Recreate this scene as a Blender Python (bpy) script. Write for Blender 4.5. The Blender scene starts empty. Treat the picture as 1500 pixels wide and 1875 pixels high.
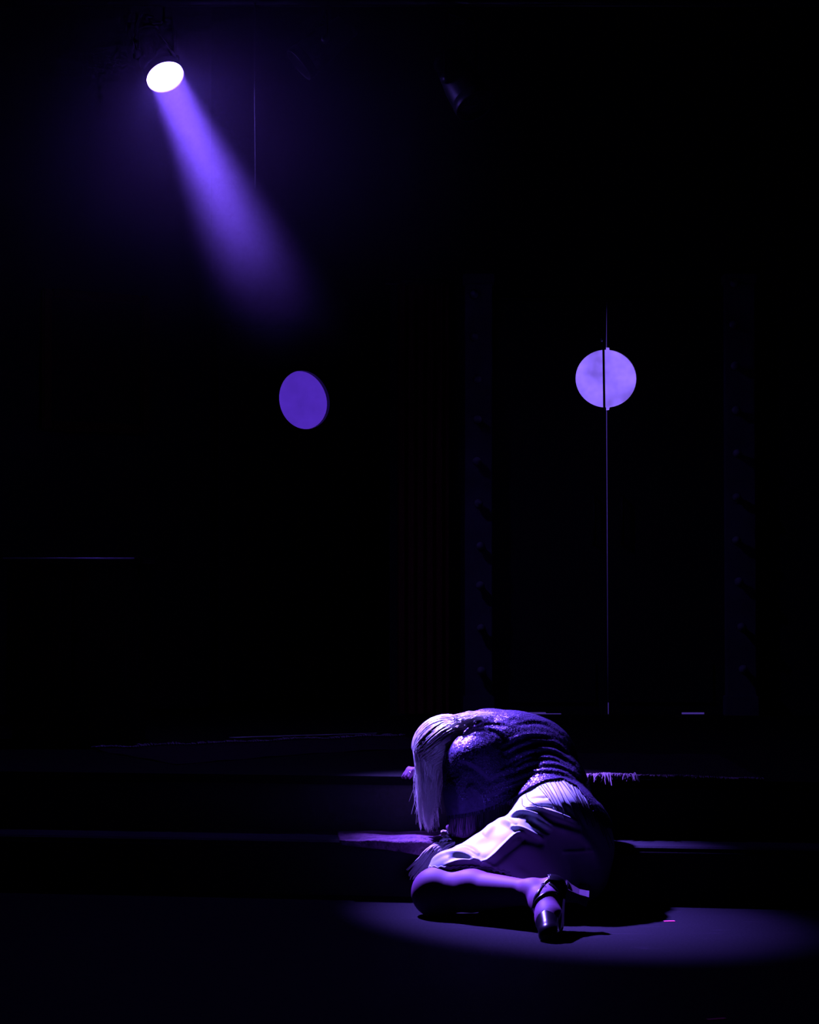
import bpy, bmesh, math, random
import numpy as np
from mathutils import Vector, Matrix
from mathutils.bvhtree import BVHTree

random.seed(7); rng = np.random.default_rng(7)
SC = bpy.context.scene
COL = SC.collection

# ------------------------------------------------------------------ camera
FPX, CAMZ, PITCH = 3900.0, 1.03, math.radians(1.92)
cam = bpy.data.cameras.new('camera'); camo = bpy.data.objects.new('camera', cam); COL.objects.link(camo)
cam.sensor_fit = 'HORIZONTAL'; cam.sensor_width = 36.0; cam.lens = FPX / 1500 * 36.0
cam.clip_start = 0.05; cam.clip_end = 60
camo.location = (0, 0, CAMZ); camo.rotation_euler = (math.pi / 2 + PITCH, 0, 0)
SC.camera = camo

# ------------------------------------------------------------------ world, exposure, light
W = bpy.data.worlds.new('world'); SC.world = W; W.use_nodes = True
W.node_tree.nodes['Background'].inputs[0].default_value = (0.0, 0.0, 0.0, 1)
W.node_tree.nodes['Background'].inputs[1].default_value = 0.0
vs = SC.view_settings
vs.view_transform = 'Standard'; vs.look = 'None'; vs.gamma = 1.0; vs.exposure = 0.0; vs.use_curve_mapping = False
SC.cycles.use_denoising = True
SC.cycles.max_bounces = 4; SC.cycles.diffuse_bounces = 1; SC.cycles.volume_bounces = 0
SC.cycles.sample_clamp_indirect = 4.0
SC.cycles.volume_max_steps = 128; SC.cycles.volume_step_rate = 3.0; SC.cycles.use_adaptive_sampling = True; SC.cycles.adaptive_threshold = .03; SC.cycles.adaptive_min_samples = 16; SC.cycles.use_light_tree = False
LIGHT_RGB = (0.205, 0.12, 1.0)       # the violet the lamp is set to
SPOT_W, LENS_E = 34.0, 290.0
SPOT_SPREAD = 17.0

CT, ST = math.cos(PITCH), math.sin(PITCH)
def P(px, py, y):
    """the world point at depth y that the photograph shows at (px, py)"""
    u = (px - 750) / FPX; v = (937.5 - py) / FPX
    dy = CT - v * ST; dz = ST + v * CT
    t = y / dy
    return np.array((u * t, y, CAMZ + dz * t))
def ray(px, py):
    d = P(px, py, 1.0) - np.array((0, 0, CAMZ)); return Vector(d).normalized()
def proj(V):
    V = np.asarray(V, float); r = V - np.array((0, 0, CAMZ))
    dep = r[..., 1] * CT + r[..., 2] * ST; up = r[..., 2] * CT - r[..., 1] * ST
    return 750 + FPX * r[..., 0] / dep, 937.5 - FPX * up / dep

LAMP_Y = 9.0
LAMP_POS = P(299.5, 134.5, LAMP_Y)
TARGET = np.array((0.29, 6.94, 0.36))
BEAM = TARGET - LAMP_POS; BEAM /= np.linalg.norm(BEAM)

# ------------------------------------------------------------------ helpers
def tag(o, label=None, cat=None, group=None, kind=None):
    if label: o['label'] = label
    if cat: o['category'] = cat
    if group: o['group'] = group
    if kind: o['kind'] = kind
    return o
def empty(name, loc=(0, 0, 0), label=None, cat=None, group=None, rot=None):
    o = bpy.data.objects.new(name, None); COL.objects.link(o); o.location = loc
    if rot is not None: o.rotation_euler = rot
    o.empty_display_size = 0.1
    return tag(o, label, cat, group)
def obj(name, verts, faces, mat, parent=None, smooth=False, world=True):
    me = bpy.data.meshes.new(name)
    me.from_pydata([tuple(map(float, v)) for v in verts], [], [tuple(map(int, f)) for f in faces])
    me.update()
    return obj_me(name, me, mat, parent, smooth, world)
def obj_me(name, me, mat, parent=None, smooth=False, world=True):
    o = bpy.data.objects.new(name, me); COL.objects.link(o)
    if mat: me.materials.append(mat)
    if smooth: me.polygons.foreach_set('use_smooth', [True] * len(me.polygons))
    if parent:
        o.parent = parent
        if world:   # vertices are in world space: undo the parent's own transform
            m = Matrix.Identity(4)
            ch = []; p = parent
            while p: ch.append(p); p = p.parent
            for p in reversed(ch): m = m @ p.matrix_parent_inverse @ Matrix.LocRotScale(p.location, p.rotation_euler, p.scale)
            o.matrix_parent_inverse = m.inverted()
    return o

class MB:
    """collects pieces of ONE mesh"""
    def __init__(s): s.v = []; s.f = []
    def add(s, v, f):
        b = len(s.v); s.v += [tuple(map(float, p)) for p in v]; s.f += [tuple(b + int(i) for i in q) for q in f]; return s
    def box(s, c, d, M=None, bev=0.0):
        bm = bmesh.new(); bmesh.ops.create_cube(bm, size=1)
        for v in bm.verts: v.co = Vector((v.co.x * d[0], v.co.y * d[1], v.co.z * d[2]))
        if bev: bmesh.ops.bevel(bm, geom=bm.edges[:], offset=bev, segments=2, affect='EDGES')
        bm.verts.index_update()
        vs_ = [(M @ v.co if M is not None else v.co) + Vector(c) for v in bm.verts]
        s.add(vs_, [[v.index for v in f.verts] for f in bm.faces]); bm.free(); return s
    def tube(s, pts, rad, n=8, cap=True, flat=None):
        pts = np.asarray(pts, float); m = len(pts)
        rad = np.full(m, rad) if np.isscalar(rad) else np.asarray(rad, float)
        T = np.gradient(pts, axis=0); T /= np.linalg.norm(T, axis=1)[:, None] + 1e-12
        ref = np.array((0, 0, 1.0)) if abs(T[0][2]) < .9 else np.array((1.0, 0, 0))
        N = np.zeros_like(T); a = np.cross(T[0], ref); a /= np.linalg.norm(a); N[0] = a
        for i in range(1, m):
            a = N[i-1] - T[i] * np.dot(N[i-1], T[i]); N[i] = a / (np.linalg.norm(a) + 1e-12)
        B = np.cross(T, N)
        if flat is not None:
            N = np.asarray(flat, float); N = N - T * (N * T).sum(1)[:, None]; N /= np.linalg.norm(N, axis=1)[:, None] + 1e-12
            B = np.cross(T, N)
        th = np.arange(n) * 2 * math.pi / n
        fa = 1.0 if flat is None else 0.35
        V = pts[:, None] + rad[:, None, None] * (np.cos(th)[None, :, None] * N[:, None] * fa + np.sin(th)[None, :, None] * B[:, None])
        b = len(s.v); s.v += [tuple(p) for p in V.reshape(-1, 3).tolist()]
        for i in range(m - 1):
            for k in range(n):
                k2 = (k + 1) % n
                s.f.append((b + i*n + k, b + i*n + k2, b + (i+1)*n + k2, b + (i+1)*n + k))
        if cap:
            s.f.append(tuple(b + k for k in range(n))[::-1]); s.f.append(tuple(b + (m-1)*n + k for k in range(n)))
        return s
    def lathe(s, prof, n=32, M=None, cap=(True, True)):
        """profile of (radius, height) about local z"""
        b = len(s.v)
        for r, z in prof:
            for k in range(n):
                a = k * 2 * math.pi / n; p = Vector((r * math.cos(a), r * math.sin(a), z))
                s.v.append(tuple(M @ p if M is not None else p))
        for i in range(len(prof) - 1):
            for k in range(n):
                k2 = (k + 1) % n; s.f.append((b+i*n+k, b+i*n+k2, b+(i+1)*n+k2, b+(i+1)*n+k))
        if cap[0]: s.f.append(tuple(b + k for k in range(n))[::-1])
        if cap[1]: s.f.append(tuple(b + (len(prof)-1)*n + k for k in range(n)))
        return s
    def build(s, name, mat, parent=None, smooth=False, world=True): return obj(name, s.v, s.f, mat, parent, smooth, world)

def catmull(pts, n):
    p = np.asarray(pts, float); m = len(p)
    q = np.vstack((2*p[0]-p[1], p, 2*p[-1]-p[-2])); out = []
    for t in np.linspace(0, m - 1 - 1e-6, n):
        i = int(t); u = t - i; a, b, c, d = q[i:i+4]
        out.append(.5 * (2*b + (c-a)*u + (2*a-5*b+4*c-d)*u*u + (3*b-a-3*c+d)*u**3))
    return np.array(out)

# ------------------------------------------------------------------ materials
def mat(name, col, rough=.6, metal=0.0, spec=.5, noise=None, bump=None, coat=0.0, sheen=0.0, sub=0.0):
    """procedural: colour varied by noise, relief by bump.  noise=(scale, second colour, detail), bump=(scale, strength)"""
    m = bpy.data.materials.new(name); m.use_nodes = True; nt = m.node_tree; b = nt.nodes['Principled BSDF']
    b.inputs['Roughness'].default_value = rough; b.inputs['Metallic'].default_value = metal
    b.inputs['Specular IOR Level'].default_value = spec
    b.inputs['Coat Weight'].default_value = coat; b.inputs['Sheen Weight'].default_value = sheen
    tc = nt.nodes.new('ShaderNodeTexCoord')
    nz = nt.nodes.new('ShaderNodeTexNoise'); nz.inputs['Scale'].default_value = noise[0] if noise else 40; nz.inputs['Detail'].default_value = noise[2] if noise else 3
    nt.links.new(tc.outputs['Object'], nz.inputs['Vector'])
    mx = nt.nodes.new('ShaderNodeMix'); mx.data_type = 'RGBA'
    c2 = noise[1] if noise else tuple(c * .8 for c in col)
    mx.inputs[6].default_value = (*col, 1); mx.inputs[7].default_value = (*c2, 1)
    nt.links.new(nz.outputs['Fac'], mx.inputs[0]); nt.links.new(mx.outputs[2], b.inputs['Base Color'])
    if bump:
        n2 = nt.nodes.new('ShaderNodeTexNoise'); n2.inputs['Scale'].default_value = bump[0]; n2.inputs['Detail'].default_value = 4
        nt.links.new(tc.outputs['Object'], n2.inputs['Vector'])
        bp = nt.nodes.new('ShaderNodeBump'); bp.inputs['Strength'].default_value = bump[1]; bp.inputs['Distance'].default_value = .01
        nt.links.new(n2.outputs['Fac'], bp.inputs['Height']); nt.links.new(bp.outputs['Normal'], b.inputs['Normal'])
    return m
def emit(name, col, strength, noise=None):
    m = bpy.data.materials.new(name); m.use_nodes = True; nt = m.node_tree; nt.nodes.remove(nt.nodes['Principled BSDF'])
    e = nt.nodes.new('ShaderNodeEmission'); e.inputs[0].default_value = (*col, 1); e.inputs[1].default_value = strength
    if noise:    # uneven stretched paper in front of the light
        tc = nt.nodes.new('ShaderNodeTexCoord'); nz = nt.nodes.new('ShaderNodeTexNoise'); nz.inputs['Scale'].default_value = noise[0]; nz.inputs['Detail'].default_value = 2.5
        nt.links.new(tc.outputs['Object'], nz.inputs['Vector'])
        mr = nt.nodes.new('ShaderNodeMapRange'); mr.inputs[1].default_value = .3; mr.inputs[2].default_value = .7; mr.inputs[3].default_value = strength * noise[1]; mr.inputs[4].default_value = strength * noise[2]
        nt.links.new(nz.outputs['Fac'], mr.inputs[0]); nt.links.new(mr.outputs[0], e.inputs[1])
    nt.links.new(e.outputs[0], nt.nodes['Material Output'].inputs['Surface'])
    return m

def floor_material():
    m = mat('black_stage_paint', (.006, .0035, .0085), .8, spec=.04, noise=(3.0, (.0036, .0022, .0054), 6), bump=(90, .12))
    nt = m.node_tree; b = nt.nodes['Principled BSDF']; tc = [n for n in nt.nodes if n.type == 'TEX_COORD'][0]
    base = b.inputs['Base Color'].links[0].from_socket
    # pale scuffs: long thin streaks, and a few specks of dust
    mp = nt.nodes.new('ShaderNodeMapping'); mp.inputs['Rotation'].default_value = (0, 0, .5); mp.inputs['Scale'].default_value = (2.2, 16, 1)
    nt.links.new(tc.outputs['Object'], mp.inputs[0])
    n1 = nt.nodes.new('ShaderNodeTexNoise'); n1.inputs['Scale'].default_value = 2.2; n1.inputs['Detail'].default_value = 8; n1.inputs['Distortion'].default_value = 1.2
    nt.links.new(mp.outputs[0], n1.inputs['Vector'])
    r1 = nt.nodes.new('ShaderNodeMapRange'); r1.inputs[1].default_value = .62; r1.inputs[2].default_value = .8; r1.inputs[4].default_value = .5
    nt.links.new(n1.outputs['Fac'], r1.inputs[0])
    vo = nt.nodes.new('ShaderNodeTexVoronoi'); vo.inputs['Scale'].default_value = 9
    nt.links.new(tc.outputs['Object'], vo.inputs['Vector'])
    r2 = nt.nodes.new('ShaderNodeMapRange'); r2.inputs[1].default_value = .022; r2.inputs[2].default_value = .012; r2.inputs[4].default_value = .8
    nt.links.new(vo.outputs['Distance'], r2.inputs[0])
    mxm = nt.nodes.new('ShaderNodeMath'); mxm.operation = 'MAXIMUM'
    nt.links.new(r1.outputs[0], mxm.inputs[0]); nt.links.new(r2.outputs[0], mxm.inputs[1])
    mx = nt.nodes.new('ShaderNodeMix'); mx.data_type = 'RGBA'; mx.inputs[7].default_value = (.035, .023, .043, 1)
    nt.links.new(mxm.outputs[0], mx.inputs[0]); nt.links.new(base, mx.inputs[6]); nt.links.new(mx.outputs[2], b.inputs['Base Color'])
    return m

M_FLOOR = floor_material()
M_STEP = mat('step_paint', (.022, .015, .029), .75, spec=.08, noise=(9, (.014, .0095, .019), 6), bump=(160, .15))
M_DECK = mat('deck_black', (.006, .005, .0065), .85, spec=.05, noise=(9, (.003, .0025, .0035), 6), bump=(60, .2))
M_RISER = mat('riser_black', (.012, .012, .013), .75)
M_WALL = mat('flat_black', (.02, .018, .022), .85, noise=(2.5, (.013, .012, .016), 4), bump=(25, .1))
M_WALL2 = mat('flat_slate', (.05, .045, .055), .8, noise=(3, (.035, .03, .04), 4))
M_POST = mat('post_slate', (.22, .19, .25), .6, noise=(6, (.07, .065, .08), 4))
M_DOOR = mat('door_black', (.02, .018, .022), .55, noise=(8, (.014, .012, .016), 3))
M_RED = mat('dark_red_velvet', (.20, .012, .02), .85, noise=(12, (.12, .008, .014), 3))
M_METAL = mat('black_metal', (.025, .025, .028), .45, metal=.5)
M_STEEL = mat('bright_metal', (.75, .75, .78), .25, metal=1.0)
M_GLASSBULB = mat('bulb_glass', (.35, .35, .38), .06, spec=1.0, coat=.6)
M_TRIM = mat('dull_trim', (.4, .38, .42), .55, metal=.7)
M_WOOD = mat('dark_wood', (.035, .02, .018), .35, noise=(5, (.02, .012, .01), 6))
M_GILT = mat('dull_gilt', (.30, .11, .04), .45, metal=.5, noise=(30, (.16, .05, .02), 3))
M_CANVAS = mat('dark_canvas', (.06, .018, .018), .7, noise=(6, (.025, .012, .016), 5))
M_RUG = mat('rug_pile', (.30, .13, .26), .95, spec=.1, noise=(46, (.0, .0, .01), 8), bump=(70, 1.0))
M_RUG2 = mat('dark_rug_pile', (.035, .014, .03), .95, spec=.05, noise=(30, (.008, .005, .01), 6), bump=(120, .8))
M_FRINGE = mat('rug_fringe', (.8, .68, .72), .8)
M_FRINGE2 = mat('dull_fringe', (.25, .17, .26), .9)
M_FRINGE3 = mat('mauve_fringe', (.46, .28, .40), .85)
M_PINK = mat('pink_tape', (.95, .05, .22), .5)
M_SKIN = mat('skin_in_tights', (.19, .065, .185), .6, spec=.15, noise=(60, (.175, .06, .17), 2))
M_SKIRT = mat('white_satin', (.47, .53, .56), .5, spec=.25, noise=(4, (.44, .5, .53), 2), bump=(350, .04))
M_TOP = mat('dark_knit', (.042, .022, .075), .85, spec=.08, noise=(90, (.025, .013, .045), 4), bump=(200, .3))
M_SEQ = mat('violet_sequin', (.25, .16, .38), .34, metal=.8, noise=(220, (.08, .055, .14), 1))
M_STRAND = mat('dark_fringe', (.022, .012, .026), .7, spec=.08)
M_HAIR = mat('blonde_hair', (.95, .92, .86), .34, spec=.8, noise=(140, (.75, .70, .65), 2))
M_SHOE = mat('dark_patent_leather', (.007, .004, .009), .28, spec=.18)
M_HEELS = mat('shoe_heel_lacquer', (.12, .06, .12), .35)
M_CABLE = mat('cable_rubber', (.03, .03, .035), .6)
M_LENS = emit('lit_lens', LIGHT_RGB, LENS_E)
M_DARKLENS = mat('unlit_lens', (.04, .04, .05), .08, spec=1.0)
M_PANE_R = emit('backlit_paper_bright', (.25, .14, 1.0), 1.0, noise=(9, .72, 1.5))
M_PANE_L = emit('backlit_paper_dim', (.155, .045, 1.0), .44, noise=(10, .9, 1.08))
M_GLOW = emit('backstage_light', (.2, .1, 1.0), .21)

# ------------------------------------------------------------------ the lamp's beam (its own light)
sp = bpy.data.lights.new('lamp_beam', 'AREA'); spo = bpy.data.objects.new('lamp_beam', sp); COL.objects.link(spo)
sp.shape = 'DISK'; sp.size = 2*LAMP_Y*32.5/FPX; sp.spread = math.radians(SPOT_SPREAD)
sp.energy = SPOT_W; sp.color = LIGHT_RGB
spo.location = LAMP_POS + BEAM * .009
spo.rotation_euler = Vector(BEAM).to_track_quat('-Z', 'Y').to_euler()

# ------------------------------------------------------------------ stage structure
# the two steps run across the stage, turned a little so that their right end is nearer
EA, EB = 7.03, -.145
H1, H2 = .18, .37
def edge1(x): return EA + EB * x
def edge2(x): return EA + .275 + EB * x
def prism(name, poly, z0, z1, m, parent=None, kind='structure'):
    n = len(poly); v = [(x, y, z0) for x, y in poly] + [(x, y, z1) for x, y in poly]
    f = [tuple(range(n))[::-1], tuple(range(n, 2*n))] + [(i, (i+1) % n, n + (i+1) % n, n + i) for i in range(n)]
    o = obj(name, v, f, m, parent)
    if kind and not parent: o['kind'] = kind
    return o
XL, XR, YB = -3.6, 3.4, 13.6
fl = prism('floor', [(XL, -1.5), (XR, -1.5), (XR, YB), (XL, YB)], -.1, 0, M_FLOOR)
tag(fl, 'black painted stage floor with scuffs', 'floor')
# lower step: riser board set back under a nosing tread
st = empty('step', (0, edge1(0), 0), 'long black lower step along the front of the platform', 'step'); st['kind'] = 'structure'
prism('riser', [(XL, edge1(XL)+.015), (XR, edge1(XR)+.015), (XR, edge2(XR)+.05), (XL, edge2(XL)+.05)], 0, H1-.03, M_RISER, st)
tm = MB(); tm.add(*(lambda a, b: ([(XL, a(XL), H1-.03), (XR, a(XR), H1-.03), (XR, b(XR), H1-.03), (XL, b(XL), H1-.03),
      (XL, a(XL)+.012, H1-.006), (XR, a(XR)+.012, H1-.006), (XL, a(XL)+.022, H1), (XR, a(XR)+.022, H1), (XR, b(XR), H1), (XL, b(XL), H1)],
      [(3, 2, 1, 0), (0, 1, 5, 4), (4, 5, 7, 6), (6, 7, 8, 9)]))(edge1, lambda x: edge2(x) + .02))
tm.build('tread', M_STEP, st)
tr = MB().tube([(x, edge1(x) + .004, H1 - .024) for x in np.linspace(XL, XR, 12)], .006, 6); tr.build('nosing', M_STEP, st)
pf = empty('platform', (0, edge2(0), 0), 'raised black upper platform of the stage', 'platform'); pf['kind'] = 'structure'
prism('riser', [(XL, edge2(XL)+.012), (XR, edge2(XR)+.012), (XR, YB), (XL, YB)], 0, H2-.03, M_RISER, pf)
prism('deck', [(XL, edge2(XL)), (XR, edge2(XR)), (XR, YB), (XL, YB)], H2-.03, H2, M_DECK, pf)
# room shell
ZC = 5.4
wl = MB().box((XL-.05, 6, ZC/2), (.1, 15.2, ZC)).build('wall_left', M_WALL); tag(wl, 'black side wall left of the stage', 'wall', kind='structure')
wr = MB().box((XR+.05, 6, ZC/2), (.1, 15.2, ZC)).build('wall_right', M_WALL); tag(wr, 'black side wall right of the stage', 'wall', kind='structure')
cl = MB().box(((XL+XR)/2, 6, ZC+.05), (XR-XL+.2, 15.2, .1)).build('ceiling', M_WALL); tag(cl, 'black ceiling above the stage', 'ceiling', kind='structure')

# back wall with the double-door opening; left flats set at an angle with a single door
YD = 10.7
DX0, DX1, DZT = .41, 1.59, 2.47
DC = (DX0 + DX1) / 2
wb = MB()
wb.box(((DX1 + XR)/2, YD+.06, (H2+ZC)/2), (XR-DX1, .12, ZC-H2))
wb.box(((-.1 + DX0)/2, YD+.06, (H2+ZC)/2), (DX0+.1, .12, ZC-H2))
wb.box((DC, YD+.06, (DZT+ZC)/2), (DX1-DX0, .12, ZC-DZT))
wbo = wb.build('wall_back', M_WALL); tag(wbo, 'black back wall around the double doors', 'wall', kind='structure')

def wall_run(name, a, b, z0, z1, m, th=.1, label=None, hole=None):
    """a wall from a to b (plan), its face on the line; hole=(s0,s1,ztop) leaves a doorway"""
    a = np.array(a); b = np.array(b); L = np.linalg.norm(b-a); d = (b-a)/L; ang = math.atan2(d[1], d[0])
    R = Matrix.Rotation(ang, 3, 'Z'); nrm = np.array((-d[1], d[0]))
    mb = MB()
    def seg(s0, s1, q0, q1):
        c = a + d*(s0+s1)/2 + nrm*th/2
        mb.box((c[0], c[1], (q0+q1)/2), (s1-s0, th, q1-q0), R)
    if hole: seg(0, hole[0], z0, z1); seg(hole[1], L, z0, z1); seg(hole[0], hole[1], hole[2], z1)
    else: seg(0, L, z0, z1)
    o = mb.build(name, m); tag(o, label, 'wall', kind='structure'); return a, d, nrm, R, ang
TH = math.radians(25); LD = np.array((math.cos(TH), math.sin(TH)))
DISC_L = P(560, 732, 12.0)
la = DISC_L[:2] - LD*.60; lb = DISC_L[:2] + LD*.60
wall_run('wall_back_left', la, lb, H2, ZC, M_WALL, .1, 'black angled flat around the single door', hole=(.13, 1.06, 2.46))
wall_run('wall_return', lb, (-.1, YD), H2, ZC, M_WALL, .1, 'black return wall between the two doorways')
LA2 = la - np.array((.012, .02)); LB2 = np.array((-2.75, 10.35))
_a, LDIR, LNRM, LR, LANG = wall_run('wall_side_flat', LB2, (P(385, 800, 11.35)[0], 11.35), H2, ZC, M_WALL2, .08, 'dark slate flat behind the framed picture')

# ---- double doors with half-round windows
def extrude(poly, M, y0, y1):
    """polygon in door-plane (x, z), thickness along y"""
    bm = bmesh.new(); vs_ = [bm.verts.new(M @ Vector((x, y0, z))) for x, z in poly]
    f = bm.faces.new(vs_); r = bmesh.ops.extrude_face_region(bm, geom=[f])
    dv = M.to_3x3() @ Vector((0, y1-y0, 0))
    for e in r['geom']:
        if isinstance(e, bmesh.types.BMVert): e.co += dv
    bmesh.ops.recalc_face_normals(bm, faces=bm.faces[:]); bmesh.ops.triangulate(bm, faces=[f for f in bm.faces if len(f.verts) > 4])
    bm.verts.index_update(); mb = MB(); mb.add([v.co for v in bm.verts], [[v.index for v in f.verts] for f in bm.faces]); bm.free(); return mb
WC = P(1111, 692, YD)          # centre of the round window
WCX, WCZ = float(WC[0]), float(WC[2]); WRX, WRZ = .154, .147
SEAM = float(P(1113.5, 900, YD)[0])
dd = empty('double_door', (SEAM, YD+.03, H2), 'black double doors with one round backlit window across both leaves', 'door'); dd['kind'] = 'structure'
IM = Matrix.Identity(4)
GAP = .0012
for side in (-1, 1):
    xs = SEAM + side * GAP / 2; xo = DX0 + .004 if side < 0 else DX1 - .004
    a0 = math.pi/2; arc = []
    for k in range(25):
        a = math.pi/2 + side * -math.pi * k / 24 if side > 0 else math.pi/2 + math.pi * k / 24
        arc.append((WCX + WRX * math.cos(a) , WCZ + WRZ * math.sin(a)))
    arc = [(x if (x - xs) * side > 0 else xs, z) for x, z in arc]
    if side > 0:   # the right leaf's cut runs a little past the circle at the seam
        arc = [(xs, WCZ + WRZ + .012), (xs + .012, WCZ + WRZ + .010), (xs+.013, WCZ+WRZ*.995)] + [p for p in arc if p[0] > xs+.014] + [(xs+.013, WCZ-WRZ*.995), (xs + .010, WCZ - WRZ - .012), (xs, WCZ - WRZ - .014)]
    # bottom edge: seal touches the sill except where light leaks under it
    zb, zg = H2 + .0002, H2 + .013
    if side < 0: bot = [(xs, zb), (SEAM-.235, zb), (SEAM-.235, zb+.007), (SEAM-.31, zb+.007), (SEAM-.315, zg), (SEAM-.43, zg), (SEAM-.432, zb), (xo, zb)]
    else: bot = [(xs, zb+.062), (xs+.0034, zb+.06), (xs+.0034, zb), (SEAM+.37, zb), (SEAM+.37, zg-.001), (SEAM+.485, zg-.001), (SEAM+.485, zb), (xo, zb)]
    poly = [(xs, DZT - .006)] + arc + bot + [(xo, DZT - .006)]
    leaf = extrude(poly, IM, YD+.03, YD+.048).build('door_leaf', M_DOOR, dd)
    # shallow raised stile and rails on each leaf
    for (cz, hh) in ((H2+.16, .2), (DZT-.09, .1)):
        MB().box(((xs+xo)/2, YD+.024, cz), (abs(xo-xs)-.12, .012, hh), bev=.003).build('door_panel', M_DOOR, leaf)
    hx = xs + side*.07
    MB().tube([(hx, YD+.03, H2+.86), (hx, YD-.015, H2+.87), (hx, YD-.015, H2+1.09), (hx, YD+.03, H2+1.10)], .009, 8).build('door_handle', M_METAL, leaf, True)
ed = [(WCX + (WRX+.012)*math.cos(a), YD+.052, WCZ + (WRZ+.012)*math.sin(a)) for a in np.linspace(0, 2*math.pi, 49)[:-1]]
obj('window_pane', ed, [tuple(range(48))[::-1]], M_PANE_R, dd)
bx = float(P(1106.6, 690, YD)[0]); zt = float(P(1106, 622, YD)[2]); zb_ = float(P(1108, 766, YD)[2])
bolt = MB().box((bx, YD+.018, (zt+zb_)/2), (.011, .012, zt-zb_), Matrix.Rotation(math.radians(-.6), 3, 'Y'), bev=.002).build('slide_bolt', M_METAL, dd)
kb = MB(); kb.lathe([(.003, -.012), (.005, -.01), (.0085, -.004), (.0095, .002), (.007, .008), (.002, .0105)], 14, Matrix.Translation(P(1102, 621, YD+.006))); kb.build('bolt_knob', M_STEEL, bolt, True)
MB().box((SEAM-.014, YD+.014, H2+.03), (.007, .01, .055), bev=.002).build('floor_bolt', M_STEEL, dd)
gl = MB().box((DC, YD+.075, (H2+DZT)/2), (DX1-DX0+.1, .01, DZT-H2-.002)).build('backstage_light_drop', M_GLOW); tag(gl, 'violet lit backstage drop seen through the gaps of the double doors', 'backdrop', kind='structure')
MB().box((DC, YD+.03, DZT), (DX1-DX0+.02, .06, .02)).build('door_head', M_DOOR, dd)

# ---- marquee posts with bulbs beside the doors
def post(px0, px1, top, lean, label, dots, side):
    x0 = float(P(px0, 900, YD-.08)[0]); x1 = float(P(px1, 900, YD-.08)[0]); zt_ = float(P(800, top, YD-.08)[2])
    r = empty('marquee_post', ((x0+x1)/2, YD-.05, H2), label, 'post', 'slate posts flanking the double doors')
    MB().box(((x0+x1)/2, YD-.04, (H2+zt_)/2), (x1-x0, .08, zt_-H2-.004), bev=.004).build('post_body', M_POST, r)
    MB().box(((x0+x1)/2, YD-.045, H2+.05), (x1-x0+.02, .1, .1), bev=.004).build('plinth', M_POST, r)
    MB().box(((x0+x1)/2, YD-.045, zt_-.03), (x1-x0+.02, .1, .05), bev=.004).build('cap', M_POST, r)
    for (px, py) in dots:
        c = P(px, py, YD-.1); c[0] = min(max(c[0], x0+.03), x1-.03)
        M = Matrix.Translation((c[0], YD-.08, c[2])) @ Matrix.Rotation(math.pi/2, 4, 'X')
        sk = MB().lathe([(.018, -.002), (.018, .012), (.013, .016)], 16, M).build('bulb_socket', M_METAL, r, True)
        MB().lathe([(.010, .014), (.013, .022), (.021, .038), (.023, .05), (.019, .062), (.010, .07), (.002, .072)], 16, M).build('bulb', M_GLASSBULB, sk, True)
post(852, 902, 500, 0, 'left slate post of the double doors with a row of unlit bulbs',
     [(868, 540), (868, 618), (874, 695), (874, 769), (873, 845), (876, 922), (880, 1000), (879, 1072), (881, 1150), (881, 1228)], -1)
post(1330, 1384, 500, 0, 'right slate post of the double doors with a row of unlit bulbs',
     [(1343, 520), (1342, 595), (1345, 671), (1347, 752), (1349, 831), (1348, 911), (1347, 990), (1352, 1065), (1357, 1148), (1360, 1225)], 1)

# ---- dark red drape left of the posts
dr = MB(); x0 = float(P(728, 900, YD-.06)[0]); x1 = float(P(822, 900, YD-.06)[0]); NX = 90
zt_ = float(P(770, 520, YD-.07)[2])
for j, z in enumerate(np.linspace(H2+.012, zt_, 10)):
    for i in range(NX+1):
        u = i/NX; dr.v.append((x0+(x1-x0)*u, YD-.075+.014*math.sin(u*2*math.pi*5.5+.4*math.sin(z*1.3))*(.8+.2*math.sin(z)), z))
for j in range(9):
    for i in range(NX): b = j*(NX+1)+i; dr.f.append((b, b+1, b+NX+2, b+NX+1))
cur = empty('curtain', ((x0+x1)/2, YD-.07, H2), 'narrow dark red drape between the single door and the left post', 'curtain')
cl_ = dr.build('cloth', M_RED, cur, True)
MB().tube([(x0-.06, YD-.075, zt_+.012), (x1+.02, YD-.075, zt_+.012)], .014, 10).build('curtain_rod', M_METAL, cur, True)
for k in range(8): MB().lathe([(.019, -.005), (.021, 0), (.019, .005)], 12, Matrix.Translation((x0+(x1-x0)*(k+.5)/8, YD-.075, zt_+.012)) @ Matrix.Rotation(math.pi/2, 4, 'Y'), (False, False)).build('curtain_ring', M_METAL, cur)

# ---- single door in the angled flat
sd = empty('door_1', (DISC_L[0], DISC_L[1], H2), 'black single door with a round backlit window in the angled flat', 'door'); sd['kind'] = 'structure'
MD = Matrix.Translation((DISC_L[0], DISC_L[1], 0)) @ Matrix.Rotation(TH, 4, 'Z')
zc = float(DISC_L[2]); N = 48
hole = []
for k in range(N):
    a = 2*math.pi*k/N
    r = .158 * (1 - .018*math.cos(2*a) - .034*math.sin(2*a+.25) + .008*math.cos(3*a+1))
    hole.append((r*math.cos(a), zc + r*1.02*math.sin(a)))
hx0, hx1, hz0, hz1 = -.465, .455, H2+.006, 2.455
def onrect(a):
    c, s_ = math.cos(a), math.sin(a); t = 1e9
    if c > 1e-9: t = min(t, hx1/c)
    if c < -1e-9: t = min(t, hx0/c)
    if s_ > 1e-9: t = min(t, (hz1-zc)/s_)
    if s_ < -1e-9: t = min(t, (hz0-zc)/s_)
    return (c*t, zc+s_*t)
angs = [2*math.pi*k/N for k in range(N)]
rect = [onrect(a) for a in angs]
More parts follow.
